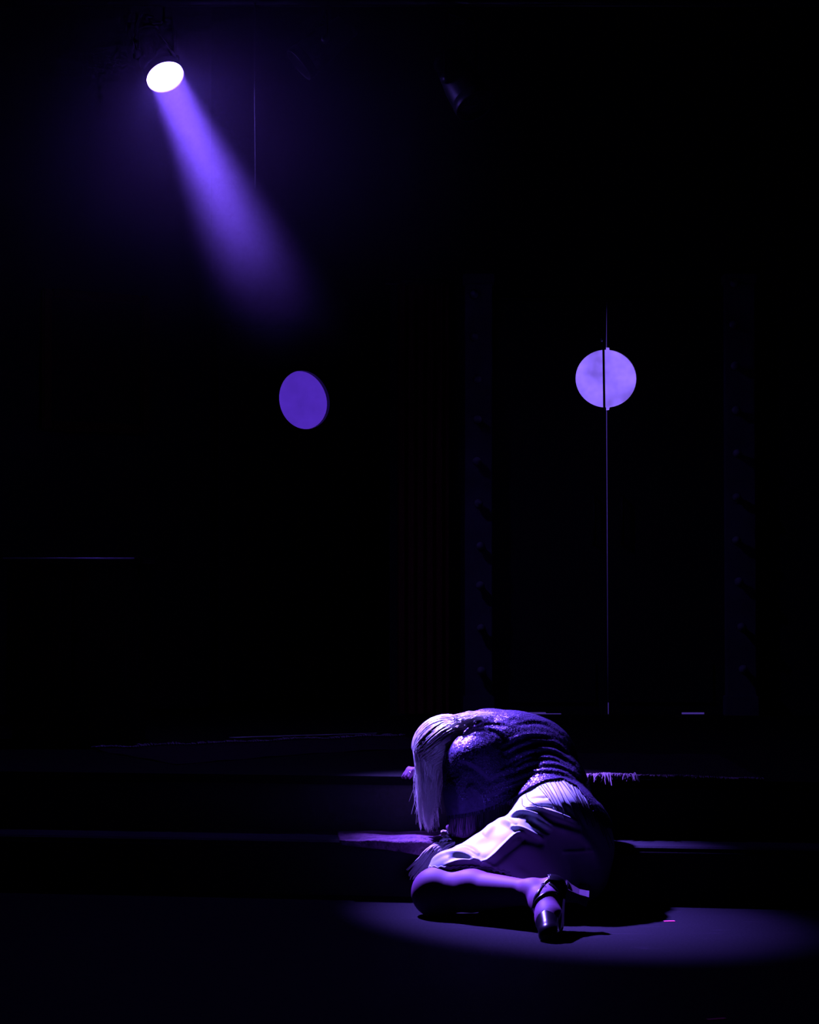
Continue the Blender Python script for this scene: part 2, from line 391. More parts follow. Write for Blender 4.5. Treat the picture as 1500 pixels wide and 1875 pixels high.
for cx_, cz_ in ((hx0, hz0), (hx1, hz0), (hx0, hz1), (hx1, hz1)):
    a = math.atan2(cz_-zc, cx_) % (2*math.pi); k = min(range(N), key=lambda q: abs(angs[q]-a)); rect[k] = (cx_, cz_)
vv = []
for y in (.02, .06):
    vv += [MD @ Vector((x, y, z)) for x, z in hole] + [MD @ Vector((x, y, z)) for x, z in rect]
ff = []
for k in range(N):
    k2 = (k+1) % N
    ff += [(k, k2, N+k2, N+k)[::-1], (2*N+k, 2*N+k2, 3*N+k2, 3*N+k), (k, k2, 2*N+k2, 2*N+k), (N+k, N+k2, 3*N+k2, 3*N+k)[::-1]]
obj('door_leaf', vv, ff, M_DOOR, sd)
obj('window_pane', [MD @ Vector((.18*math.cos(a), .064, zc+.18*math.sin(a))) for a in angs], [tuple(range(N))[::-1]], M_PANE_L, sd)
MB().box((0, 0, 0), (.16, .012, .3), bev=.004)
pp = MB().box((0, 0, 0), (.1, .008, .26), bev=.003); pp.v = [tuple(MD @ (Vector(v) + Vector((.37, .014, H2+1.0)))) for v in pp.v]; pp.build('push_plate', M_METAL, sd)
for sx in (-.5, .49):
    jb = MB().box((0, 0, 0), (.07, .05, 2.1), bev=.004); jb.v = [tuple(MD @ (Vector(v) + Vector((sx, -.012, H2+1.05)))) for v in jb.v]; jb.build('door_jamb', M_WALL2, sd)

# ---- framed picture and dark cabinet at the left
def on_flat(px, py, off):
    """point on the side flat under pixel px,py, off metres in front"""
    d = np.array(ray(px, py)); nr = np.array((LNRM[0], LNRM[1], 0))*1.0
    if nr[1] > 0: nr = -nr
    o0 = np.array((LB2[0], LB2[1], 0)) + nr*off; c = np.array((0, 0, CAMZ)); t = np.dot(o0-c, nr)/np.dot(d, nr); return c + d*t
pc = on_flat(172, 664, .0)
PR = Matrix.Translation(pc) @ Matrix.Rotation(LANG, 4, 'Z')
pw = np.linalg.norm(on_flat(272, 664, 0)-on_flat(76, 664, 0)); ph = on_flat(172, 536, 0)[2]-on_flat(172, 792, 0)[2]
pic = empty('framed_picture', pc, 'large dark reddish picture in a dull gilt frame on the left flat', 'picture')
def loc_box(c, d, name, m, par, bev=.004):
    b = MB().box((0, 0, 0), d, bev=bev); b.v = [tuple(PR @ (Vector(v)+Vector(c))) for v in b.v]; return b.build(name, m, par)
loc_box((0, -.015, 0), (pw-.06, .02, ph-.06), 'canvas', M_CANVAS, pic)
fw = .05
for c, d in (((-pw/2+fw/2, -.025, 0), (fw, .045, ph)), ((pw/2-fw/2, -.025, 0), (fw, .045, ph)), ((0, -.025, ph/2-fw/2), (pw-2*fw, .045, fw)), ((0, -.025, -ph/2+fw/2), (pw-2*fw, .045, fw))):
    loc_box(c, d, 'frame_rail', M_GILT, pic, .01)
CY = 8.66; cz = float(P(100, 1021, CY)[2]); cx0 = float(P(12, 1021, CY)[0]); cx1 = float(P(256, 1021, CY)[0])
cab = empty('cabinet', ((cx0+cx1)/2, CY+.2, H2), 'low dark wooden cabinet below the framed picture', 'cabinet')
cw = cx1-cx0; cm = (cx0+cx1)/2
MB().box((cm, CY+.19, cz-.013), (cw+.03, .42, .026), bev=.005).build('cabinet_top', M_WOOD, cab)
MB().tube([(cx0-.012, CY-.022, cz-.004), (cx1-.02, CY-.022, cz-.004)], .004, 8).build('edge_trim', M_TRIM, cab, True)
MB().box((cm, CY+.21, H2+.0455), (cw-.04, .34, .09)).build('plinth', M_WOOD, cab)
MB().box((cm, CY+.2, (H2+.09+cz-.026)/2), (cw, .38, cz-.026-H2-.09)).build('cabinet_body', M_WOOD, cab)
for sx in (-1, 1):
    d_ = MB().box((cm+sx*cw/4, CY+.003, (H2+.1+cz-.04)/2), (cw/2-.012, .018, cz-.04-H2-.1), bev=.004).build('cabinet_door', M_WOOD, cab)
    MB().box((cm+sx*cw/4, CY-.008, (H2+.1+cz-.04)/2), (cw/2-.1, .01, cz-.14-H2-.1), bev=.003).build('door_panel', M_WOOD, d_)
    MB().lathe([(.004, 0), (.006, .012), (.012, .018), (.01, .026), (.002, .028)], 12, Matrix.Translation((cm+sx*.035, CY-.006, (H2+cz)/2+.05)) @ Matrix.Rotation(math.pi/2, 4, 'X')).build('knob', M_METAL, d_, True)

# ------------------------------------------------------------------ stage lamps on the pipe
PIPE_Y, PIPE_Z = LAMP_Y+.1, float(P(750, 2, LAMP_Y+.1)[2])
pipe = MB().tube([(x, PIPE_Y, PIPE_Z) for x in np.linspace(XL+.05, XR-.05, 10)], .024, 14).build('lighting_pipe', M_METAL, None, True)
tag(pipe, 'long black lighting pipe carrying the stage lamps', 'pipe')
def stage_lamp(pos, aim, R, lens_m, label, L=.26, lobes=22, bez=None):
    """housing behind the lens, bezel, lens, yoke and clamp; lens centre at pos"""
    aim = Vector(aim).normalized(); q = aim.to_track_quat('Z', 'Y').to_matrix().to_4x4()
    M = Matrix.Translation(Vector(pos)) @ q
    r = empty('stage_lamp', pos, label, 'stage lamp', 'stage lamps hung from the lighting pipe')
    MB().lathe([(R*.45, -L), (R*.7, -L+.01), (R*.82, -L*.7), (R*.98, -L*.35), (R*1.02, -.03), (R*1.02, -.012)], 40, M, (True, False)).build('housing', M_METAL, r, True)
    MB().lathe([(R*1.00, -.012), (R*1.045, -.012), (R*1.05, .024), (R*1.045, .028), (R*1.02, .028), (R*1.0, .02), (R*.99, -.006)], 48, M, (False, False)).build('bezel', bez or M_BEZ, r, True)
    MB().lathe([(R*.60, -L+.004), (R*.74, -L+.004), (R*.78, -L+.016), (R*.74, -L+.024)], 40, M, (False, False)).build('rear_ring', M_METAL, r, True)
    n = lobes*6
    ring = [M @ Vector((R*(.965+.018*abs(math.cos(k*math.pi*lobes/n)))*math.cos(2*math.pi*k/n), R*(.965+.018*abs(math.cos(k*math.pi*lobes/n)))*math.sin(2*math.pi*k/n), -.003)) for k in range(n)]
    mid = [M @ Vector((R*.6*math.cos(2*math.pi*k/n), R*.6*math.sin(2*math.pi*k/n), .004)) for k in range(n)]
    obj('lens', ring + mid + [M @ Vector((0, 0, .006))], [(k, (k+1) % n, n+(k+1) % n, n+k) for k in range(n)] + [(n+k, n+(k+1) % n, 2*n) for k in range(n)], lens_m, r, True)
    # yoke: a flat bar around the housing up to the pipe clamp
    side = Vector((0, 0, 1)).cross(aim).normalized(); up = Vector((0, 0, 1)); c0 = Vector(pos) - aim*L*.45
    top = Vector((c0.x, PIPE_Y, PIPE_Z)); off = min(.17, max(.1, (top - c0).length*.45))
    w = R*1.14
    hi = c0 + (top-c0).normalized()*((top-c0).length-.075)
    MB().tube([c0 - side*w, hi*.7 + (c0)*.3 - side*w, hi - side*w*.8, hi + side*w*.8, hi*.7 + c0*.3 + side*w, c0 + side*w], .008, 8).build('yoke', M_METAL, r)
    for s_ in (-1, 1): MB().lathe([(.022, -.008), (.022, .012), (.012, .018)], 14, Matrix.Translation(c0+side*w*s_) @ side.to_track_quat('Z', 'Y').to_matrix().to_4x4()).build('yoke_knob', M_METAL, r, True)
    MB().box(top - Vector((0, 0, .062)), (.05, .05, .07), bev=.006).tube([top - Vector((0, 0, .09)), hi], .009, 8).build('clamp', M_METAL, r)
    return r
M_BEZ = mat('grey_bezel', (.012, .012, .014), .6)
RL = 34.5 * LAMP_Y / FPX
stage_lamp(LAMP_POS, BEAM, RL, M_LENS, 'lit violet-white stage lamp throwing a beam down to the right')
p2 = P(866, 186, LAMP_Y-.05); stage_lamp(p2, (.42, -.42, -.8), .085, M_DARKLENS, 'unlit stage lamp hanging right of the lit one, nearest the middle', bez=M_METAL)
p3 = P(556, 112, LAMP_Y); stage_lamp(p3, (-.75, -.1, -.65), .075, M_DARKLENS, 'unlit stage lamp hanging next to the lit one', bez=M_METAL)
ca = P(467, 6, LAMP_Y+.08); cb = P(468, 345, LAMP_Y+.08)
pts = catmull([ca, P(466.5, 90, LAMP_Y+.08), P(467, 200, LAMP_Y+.08), P(468, 290, LAMP_Y+.08), cb], 24)
cb_o = MB().tube(pts, .0035, 8).build('hanging_cable', M_CABLE, None, True); tag(cb_o, 'thin cable hanging straight down right of the lit lamp', 'cable')

# ------------------------------------------------------------------ implicit surfaces: smooth unions meshed with surface nets
class SDF:
    def __init__(s, lo, hi, h):
        s.lo = np.array(lo, float); s.h = h; s.n = np.ceil((np.array(hi)-s.lo)/h).astype(int)+1
        s.F = np.full(s.n, .5, np.float32)
    def _blk(s, lo, hi):
        a = np.clip(np.floor((lo-s.lo)/s.h).astype(int), 0, s.n); b = np.clip(np.ceil((hi-s.lo)/s.h).astype(int)+1, 0, s.n)
        g = [s.lo[i] + s.h*np.arange(a[i], b[i]) for i in range(3)]
        return tuple(slice(a[i], b[i]) for i in range(3)), np.stack(np.meshgrid(*g, indexing='ij'), -1)
    def _mix(s, sl, d, k):
        F = s.F[sl]; d = d.astype(np.float32)
        hh = np.maximum(k-np.abs(F-d), 0)/k
        s.F[sl] = np.minimum(F, d) - hh*hh*k*.25
    def cone(s, a, b, ra, rb, k=.03, grow=0.0):
        a = np.asarray(a, float); b = np.asarray(b, float); ra += grow; rb += grow; m = max(ra, rb)+k+2*s.h+.03
        sl, X = s._blk(np.minimum(a, b)-m, np.maximum(a, b)+m)
        if X.size == 0: return s
        ba = b-a; t = np.clip(((X-a)@ba)/(ba@ba), 0, 1)
        d = np.linalg.norm(X-a-t[..., None]*ba, axis=-1) - (ra+(rb-ra)*t)
        s._mix(sl, d, k); return s
    def ball(s, c, r, k=.03, R=None, grow=0.0):
        c = np.asarray(c, float); r = np.atleast_1d(np.asarray(r, float)); r = np.full(3, r[0]) if len(r) == 1 else r
        r = r+grow; m = r.max()+k+2*s.h+.03
        sl, X = s._blk(c-m, c+m)
        if X.size == 0: return s
        X = X-c
        if R is not None: X = X@np.asarray(R)
        k0 = np.linalg.norm(X/r, axis=-1); k1 = np.linalg.norm(X/(r*r), axis=-1)+1e-9
        s._mix(sl, k0*(k0-1)/k1, k); return s
    def chain(s, pts, k=.03, grow=0.0):
        for (a, ra), (b, rb) in zip(pts[:-1], pts[1:]): s.cone(a, b, ra, rb, k, grow)
        return s
    def mesh(s, smooth=2):
        F = s.F; S = F < 0
        cs = tuple(slice(0, n-1) for n in F.shape); cnt8 = np.zeros([n-1 for n in F.shape], np.int8)
        for dx in (0, 1):
            for dy in (0, 1):
                for dz in (0, 1): cnt8 += S[dx:F.shape[0]-1+dx, dy:F.shape[1]-1+dy, dz:F.shape[2]-1+dz]
        act = (cnt8 > 0) & (cnt8 < 8); I = np.argwhere(act); idx = np.full(act.shape, -1, np.int64); idx[act] = np.arange(len(I))
        acc = np.zeros((len(I), 3)); cn = np.zeros(len(I)); ii, jj, kk = I.T
        for ax in range(3):
            e = np.zeros(3, int); e[ax] = 1; o1, o2 = [q for q in range(3) if q != ax]
            for p_ in (0, 1):
                for q_ in (0, 1):
                    b = np.zeros(3, int); b[o1] = p_; b[o2] = q_
                    fa = F[ii+b[0], jj+b[1], kk+b[2]]; fb = F[ii+b[0]+e[0], jj+b[1]+e[1], kk+b[2]+e[2]]
                    m = (fa < 0) != (fb < 0); t = fa[m]/(fa[m]-fb[m])
                    acc[m] += b + t[:, None]*e; cn[m] += 1
        V = s.lo + s.h*(I + acc/cn[:, None]); Q = []
        for ax in range(3):
            o1, o2 = (ax+1) % 3, (ax+2) % 3
            sl0 = [slice(1, n-1) for n in F.shape]; sl1 = list(sl0)
            sl0[ax] = slice(0, F.shape[ax]-1); sl1[ax] = slice(1, F.shape[ax])
            s0 = S[tuple(sl0)]; s1 = S[tuple(sl1)]; m = s0 != s1; G = np.argwhere(m)
            if len(G) == 0: continue
            G[:, o1] += 1; G[:, o2] += 1
            def cell(d1, d2):
                g = G.copy(); g[:, o1] += d1; g[:, o2] += d2; return idx[g[:, 0], g[:, 1], g[:, 2]]
            q = np.stack((cell(-1, -1), cell(0, -1), cell(0, 0), cell(-1, 0)), 1)
            fl_ = ~s0[m]; q[fl_] = q[fl_][:, ::-1]; Q.append(q)
        Q = np.vstack(Q); Q = Q[(Q >= 0).all(1)]
        return lap(V, Q, smooth), Q
def lap(V, Q, it, w=.5):
    for _ in range(it):
        A = np.zeros_like(V); C = np.zeros(len(V))
        for a, b in ((0, 1), (1, 2), (2, 3), (3, 0)):
            np.add.at(A, Q[:, a], V[Q[:, b]]); np.add.at(A, Q[:, b], V[Q[:, a]]); np.add.at(C, Q[:, a], 1); np.add.at(C, Q[:, b], 1)
        V = V*(1-w) + w*A/np.maximum(C, 1)[:, None]
    return V
def normals(V, Q):
    n = np.cross(V[Q[:, 2]]-V[Q[:, 0]], V[Q[:, 3]]-V[Q[:, 1]]); N = np.zeros_like(V)
    for k in range(4): np.add.at(N, Q[:, k], n)
    return N/(np.linalg.norm(N, axis=1)[:, None]+1e-12)
def seg_dist(px, py, poly):
    """distance to an image polyline and position along it"""
    poly = np.asarray(poly, float); best = np.full(px.shape, 1e9); side = np.zeros(px.shape); tt = np.zeros(px.shape); m = len(poly)-1
    for i in range(m):
        a, b = poly[i], poly[i+1]; d = b-a; L2 = d@d
        t = np.clip(((px-a[0])*d[0]+(py-a[1])*d[1])/L2, 0, 1); dx = px-a[0]-t*d[0]; dy = py-a[1]-t*d[1]; r = np.hypot(dx, dy)
        u = r < best; best[u] = r[u]; side[u] = np.sign(d[0]*dy-d[1]*dx)[u]; tt[u] = ((i+t)/m)[u]
    return best, side, tt
def folds(V, Q, lines, ymax):
    """raise ridges / press grooves that run along the given curves on the side towards the viewer"""
    N = normals(V, Q); px, py = proj(V); D = np.zeros(len(V))
    wgt = np.clip((ymax-V[:, 1])/.04, 0, 1)
    for poly, w, h, asym in lines:
        pl = catmull(poly, 24) if len(poly) > 2 else np.asarray(poly, float)
        d, sd_, t = seg_dist(px, py, pl); taper = np.sqrt(np.clip(np.minimum(t, 1-t)*5, 0, 1))
        ww = np.where(sd_ > 0, w*asym, w)
        D += h*np.exp(-(d/ww)**2)*taper
    return V + N*(D*wgt)[:, None]
def cut(V, Q, keep):
    """drop the quads whose corners are all outside, keep(V) >= 0 stays; rim vertices are pulled on to the cut line"""
    k = keep(V); q = Q[(k[Q] > -.0).sum(1) >= 2]
    u, inv = np.unique(q, return_inverse=True); return V[u], inv.reshape(-1, 4)
def solid(o, th, off=-1):
    m = o.modifiers.new('thickness', 'SOLIDIFY'); m.thickness = th; m.offset = off; return o

# ------------------------------------------------------------------ the person
person = empty('person', (.36, 6.7, 0), 'person with blonde hair collapsed forward on the step in a sequined top and white skirt', 'person')
pelv = [P(1018, 1522, 6.85), P(1048, 1550, 6.87), P(1030, 1592, 6.89)]
hipL, kneeL = P(1010, 1512, 6.79), P(800, 1634, 6.655)
calfL, ankL = P(885, 1629, 6.555), P(976, 1634, 6.42)
heelL, ballL, toeL = P(1012, 1626, 6.40), P(1003, 1682, 6.27), P(1006, 1708, 6.185)
waist, mid_, chest, upper = P(1002, 1452, 7.045), P(978, 1420, 7.09), P(934, 1392, 7.145), P(890, 1386, 7.14)
shL, shR = P(868, 1402, 7.03), P(892, 1352, 7.22)
head = P(820, 1370, 7.12)
kneeR = np.array((.22, 6.84, .078)); hipR = P(1040, 1585, 6.89); ankR = np.array((.44, 6.80, .05))
elbL, wriL, hanL = P(848, 1508, 6.97), P(842, 1516, 7.07), P(838, 1517, 7.14)
elbR, wriR = np.array((.21, 7.42, .445)), np.array((.108, 7.335, .400))
BODY = lambda S, g=0.0: (S.ball(pelv[0], (.142, .14, .118), .05, grow=g).ball(pelv[1], .115, .05, grow=g).ball(pelv[2], .095, .05, grow=g)
    .chain([(pelv[0], .115), (waist, .108), (mid_, .100), (chest, .124), (upper, .118)], .05, g)
    .ball(chest, (.13, .13, .120), .05, grow=g).ball(P(982, 1394, 7.155), .112, .05, grow=g))
body = SDF((-.22, 5.98, -.02), (.76, 7.56, .68), .0058)
BODY(body)
body.cone(upper, shL, .085, .062, .05).cone(upper, shR, .085, .062, .05)
body.chain([(shL, .055), (elbL, .042), (wriL, .028)], .02).chain([(shR, .055), (elbR, .042), (wriR, .028)], .02)
neck = P(856, 1374, 7.115)
body.chain([(upper, .075), (neck, .05), (head+np.array((.04, 0, .01)), .05)], .03)
body.ball(head, (.098, .078, .088), .02).ball(head+np.array((-.02, -.0, -.055)), (.06, .055, .06), .03)       # skull, jaw
body.cone(head+np.array((-.075, 0, -.075)), head+np.array((-.055, 0, -.095)), .012, .015, .012)                # nose
for s_ in (-1, 1): body.ball(head+np.array((.005, s_*.079, -.015)), (.022, .012, .032), .006)                    # ears
# hands with five fingers each
def hand(S, w, d, up, spread=1.0):
    d = d/np.linalg.norm(d); up = up-d*(up@d); up /= np.linalg.norm(up); sx = np.cross(d, up)
    S.cone(w, w+d*.05, .026, .03, .015); S.ball(w+d*.055, (.034, .034, .02), .015)
    for i, (o_, L) in enumerate(((-.027, .058), (-.009, .068), (.009, .072), (.027, .064))):
        b0 = w+d*.075+sx*o_; m1 = b0+d*L*.5+up*.006; e1 = b0+d*L*.85-up*.016
        S.chain([(b0, .0095), (m1, .0088), (e1, .0078)], .006)
    t0 = w+d*.03+sx*.03; S.chain([(t0, .012), (t0+d*.03+sx*.022, .0105), (t0+d*.055+sx*.024-up*.006, .009)], .008)
hand(body, wriL, hanL-wriL, np.array((0, 0, 1.0)))
hand(body, wriR, np.array((-1, -.30, -.12)), np.array((0, 0, 1.0)))
# legs
body.chain([(hipL, .09), (P(905, 1572, 6.735), .074), (kneeL, .066)], .03)
body.ball(kneeL, (.076, .072, .073), .03)
body.chain([(kneeL, .068), (P(866, 1631, 6.58), .0625), (ankL, .035)], .02)
body.chain([(ankL, .034), (heelL, .031)], .02).chain([(ankL, .036), ((ankL+ballL)/2+np.array((.010, 0, .008)), .037), (ballL+np.array((.006, 0, 0)), .036), (toeL, .022)], .025).cone(heelL, ballL, .030, .030, .02)
body.chain([(hipR, .105), ((hipR+kneeR)/2+np.array((0, 0, .01)), .088), (kneeR, .07)], .03)
body.chain([(kneeR, .062), ((kneeR*.6+ankR*.4), .055), (ankR, .034)], .03)
heelR, toeR = ankR+np.array((.04, .01, .0)), ankR+np.array((.13, .07, -.02))
body.cone(ankR, heelR, .033, .03, .02).chain([(ankR, .034), ((ankR+toeR)/2, .034), (toeR, .02)], .02)
Vb, Qb = body.mesh(2); Vb[:, 2] = np.maximum(Vb[:, 2], .0015)
body_o = obj('body', Vb, Qb, M_SKIN, person, True); body_o['label'] = 'bare-looking leg and hands in sheer tights'
bvh_body = BVHTree.FromPolygons([tuple(v) for v in Vb.tolist()], [tuple(q) for q in Qb.tolist()])
CAMV = Vector((0, 0, CAMZ))
def hit(bvh, px, py, off=.003):
    l, n, i, d = bvh.ray_cast(CAMV, ray(px, py))
    return None if l is None else np.array(l + n*off), None if l is None else np.array(n)

# ---- white skirt
sk = SDF((-.05, 6.3, -.02), (.74, 7.25, .56), .0042)
sk.ball(pelv[0], (.142, .14, .118), .05, grow=.016).ball(pelv[1], .115, .05, grow=.016).ball(pelv[2], .095, .05, grow=.016)
sk.cone(pelv[0], waist, .118, .108, .05, .016)
G = .018
sk.chain([(hipL, .092), (P(905, 1574, 6.735), .074), (P(824, 1602, 6.69), .056)], .03, .016)
sk.chain([(P(1000, 1525, 6.79), .10), (P(955, 1565, 6.70), .07), (P(905, 1591, 6.635), .045), (P(845, 1593, 6.655), .042)], .05)   # cloth falling from the thigh to the shin
sk.chain([(P(1030, 1560, 6.82), .12), (P(995, 1600, 6.71), .08), (P(960, 1620, 6.60), .042)], .06)
sk.chain([(P(1062, 1560, 6.88), .085), (P(1062, 1600, 6.87), .085)], .05)
Vs, Qs = sk.mesh(2)
hem_x = [700, 770, 800, 850, 900, 930, 960, 990, 1020, 1060, 1140]; hem_y = [1586, 1588, 1592, 1590, 1594, 1601, 1613, 1626, 1640, 1652, 1655]
def keep_skirt(V):
    px, py = proj(V); top_x = [900, 940, 985, 1030, 1080, 1120]; 
    return np.interp(px, hem_x, hem_y) + 1.6*np.sin(px*.55) - py
SK_FOLDS = [
    # thigh: bunched cloth at the bend, seam edge running down to the knee
    ([(884, 1528), (905, 1508), (925, 1502), (945, 1512)], 5, .008, 1.5),
    ([(872, 1590), (900, 1572), (925, 1548), (945, 1530), (962, 1524)], 3.6, .012, .5),
    ([(885, 1596), (912, 1576), (938, 1553), (965, 1534)], 6, -.008, 1),
    # sharp folds fanning out of the hip
    ([(935, 1496), (958, 1488), (985, 1494), (1014, 1512)], 3.6, .013, .45),
    ([(958, 1482), (985, 1482), (1020, 1491), (1058, 1506)], 3.4, .013, .45),
    ([(935, 1516), (955, 1518), (975, 1527), (994, 1537)], 3.4, .012, .45),
    ([(965, 1500), (990, 1513), (1008, 1526)], 5, -.010, 1),
    ([(985, 1496), (1020, 1506), (1062, 1521)], 6, -.010, 1),
    ([(950, 1530), (975, 1540), (1000, 1546)], 7, -.008, 1),
    # gathers at the waist
    ([(965, 1463), (985, 1460), (1004, 1461)], 2.8, -.005, 1), ([(968, 1476), (990, 1475), (1013, 1478)], 2.8, -.005, 1), ([(955, 1452), (975, 1446), (992, 1446)], 2.6, -.004, 1),
    # cloth over the knee
    ([(786, 1577), (815, 1562), (845, 1562), (880, 1578), (915, 1594)], 4.5, .006, .7),
    ([(812, 1585), (845, 1576), (880, 1577), (915, 1592)], 3.6, .006, .6),
    ([(822, 1571), (845, 1568), (868, 1575)], 4, -.005, 1), ([(838, 1585), (862, 1582), (885, 1586)], 3.5, -.005, 1),
    ([(832, 1552), (855, 1552), (878, 1565)], 4, .004, 1),
    ([(1030, 1562), (1060, 1559), (1085, 1556)], 3.5, .010, .6),
    ([(1015, 1510), (1060, 1528), (1088, 1560), (1098, 1590)], 9, .008, 1.0),
    ([(1020, 1440), (1050, 1475), (1075, 1520)], 3.4, -.004, 1), ([(1003, 1440), (1035, 1478), (1055, 1500)], 3.4, -.004, 1),
]
Vs = folds(Vs, Qs, SK_FOLDS, 6.95)
Vs, Qs = cut(Vs, Qs, keep_skirt)
skirt = solid(obj('skirt', Vs, Qs, M_SKIRT, person, True), .003); skirt['label'] = 'white satin skirt'
bvh_skirt = BVHTree.FromPolygons([tuple(v) for v in Vs.tolist()], [tuple(q) for q in Qs.tolist()])
# stitched hem and seams
hm = MB(); run = []
for px in np.arange(772, 935, 2.5):
    h_, n_ = hit(bvh_skirt, px, np.interp(px, hem_x, hem_y)-4+1.2*math.sin(px*.55), .001)
    if h_ is not None: run.append(h_)
if len(run) > 4: hm.tube(run, .0022, 5)
hm.build('hem', M_SKIRT, skirt, True)
sm = MB()
for line in ([(982, 1436), (1004, 1462), (1027, 1488)], [(992, 1434), (1008, 1456), (1022, 1486)], [(962, 1446), (966, 1462), (978, 1472), (1000, 1482)], [(956, 1462), (960, 1477), (990, 1477), (1014, 1481)]):
    pts = [hit(bvh_skirt, *p, .0004)[0] for p in catmull(line, 20)]; pts = [p for p in pts if p is not None]
    if len(pts) > 3: sm.tube(pts, .0011, 5)
if sm.v: sm.build('seam', M_STRAND, skirt)

# ---- dark sequined top with a draped sleeve
tp = SDF((-.02, 6.6, .1), (.76, 7.45, .68), .0048)
BODY(tp, .024)
tp.cone(upper, shL, .098, .08, .06).cone(upper, shR, .098, .08, .06)
tp.chain([(shL, .08), (P(852, 1450, 7.0), .06), (P(850, 1512, 6.98), .055)], .05)
tp.chain([(shL, .07), (P(905, 1440, 7.0), .06), (P(925, 1490, 6.95), .045)], .06)
tp.chain([(shL, .07), (P(875, 1470, 6.99), .06), (P(880, 1510, 6.97), .045)], .06)
tp.chain([(shR, .08), (np.array((.21, 7.40, .452)), .06), (np.array((.15, 7.39, .44)), .05)], .05)
tp.cone(P(897, 1318, 7.14), P(893, 1322, 7.08), .012, .012, .02)
Vt, Qt = tp.mesh(1)
th_x = [780, 800, 850, 880, 905, 940, 970, 1000, 1030, 1058, 1080, 1096, 1110]; th_y = [1502, 1502, 1496, 1490, 1481, 1462, 1441, 1427, 1424, 1438, 1468, 1500, 1515]
def keep_top(V):
    px, py = proj(V); k = np.interp(px, th_x, th_y) - py
    # neck opening and the back of the body under the arm stay open
    d = np.linalg.norm(V-(neck-np.array((.035, 0, 0))), axis=1)
    return np.minimum(k, (d-.085)*500)
TF = []
_fr = np.random.default_rng(21)
for pts, w, h in (
    ([(918, 1372), (945, 1357), (975, 1350), (1012, 1354)], 2.6, -.0065),
    ([(922, 1385), (950, 1369), (980, 1361), (1015, 1365), (1042, 1384)], 3.0, -.008),
    ([(926, 1402), (962, 1383), (990, 1377), (1022, 1383), (1052, 1404)], 3.4, -.010),
    ([(938, 1408), (960, 1393), (985, 1387)], 2.6, -.006), ([(985, 1392), (1015, 1392), (1050, 1410)], 2.4, -.005),
    ([(920, 1424), (945, 1412), (968, 1402), (990, 1399)], 3.0, -.008), ([(975, 1408), (1010, 1404), (1040, 1412), (1068, 1434)], 2.6, -.0065),
    ([(905, 1446), (950, 1428), (985, 1416), (1022, 1417), (1060, 1432)], 3.0, -.007),
    ([(885, 1466), (925, 1447), (965, 1430)], 3.4, -.007), ([(900, 1430), (925, 1416), (940, 1408)], 3, -.007),
    ([(880, 1334), (905, 1340), (925, 1352), (935, 1366)], 2.6, -.0045),
    ([(852, 1348), (872, 1334), (900, 1327), (930, 1330)], 2.6, -.005),
    ([(945, 1328), (980, 1324), (1010, 1332), (1032, 1350)], 2.6, -.005), ([(1000, 1322), (1025, 1335), (1045, 1360)], 2.4, -.004),
    ([(930, 1320), (945, 1318), (960, 1322)], 3, -.004),
    ([(840, 1395), (870, 1408), (900, 1436)], 6, -.010), ([(860, 1436), (880, 1458), (890, 1485)], 6, .010), ([(835, 1424), (842, 1462), (845, 1490)], 6, .009)):
    h *= .62 if w < 5 else 1
    TF.append((pts, w, h, 1.5))
    if h < 0: TF.append(([(x, y-5.5) for x, y in pts], 3.6, -h*.55, 1.0))
TF.append(([(1098, 1470), (1085, 1420), (1060, 1375)], 8, -.006, 1))
Vt = folds(Vt, Qt, TF, 7.2)
Vt, Qt = cut(Vt, Qt, keep_top)
top = solid(obj('sequined_top', Vt, Qt, M_TOP, person, True), .003); top['label'] = 'dark top covered in violet sequins'
bvh_top = BVHTree.FromPolygons([tuple(v) for v in Vt.tolist()], [tuple(q) for q in Qt.tolist()])
# sequins: small tilted discs sewn in rows over the back
Nt = normals(Vt, Qt); cen = Vt[Qt].mean(1); nq = normals(Vt, Qt)[Qt].mean(1); nq /= np.linalg.norm(nq, axis=1)[:, None]
pxq, pyq = proj(cen)
sel = (nq[:, 1] < .8) & ((nq[:, 2] > .12) | (pxq > 930) & (nq[:, 2] > -.2))
lowp = np.interp(pxq, [780, 860, 930, 1000, 1060, 1100], [1400, 1372, 1372, 1384, 1400, 1430])
sel &= (pyq < lowp) | (rng.random(len(pyq)) < .5)
cen, nq = cen[sel], nq[sel]
tilt = rng.normal(0, .10, (len(cen), 3)); nn = nq + tilt; nn /= np.linalg.norm(nn, axis=1)[:, None]
ax = np.cross(nn, np.array((.3, 1, .2))); ax /= np.linalg.norm(ax, axis=1)[:, None]; ay = np.cross(nn, ax)
c = cen + nq*.0014; rr = .00185
hexv = np.stack([c + rr*(math.cos(a)*ax + math.sin(a)*ay) for a in np.arange(6)*math.pi/3], 1).reshape(-1, 3)
hexf = np.arange(len(c)*6).reshape(-1, 6)
sq = obj('sequins', hexv, hexf, M_SEQ, top); sq['kind'] = 'stuff'
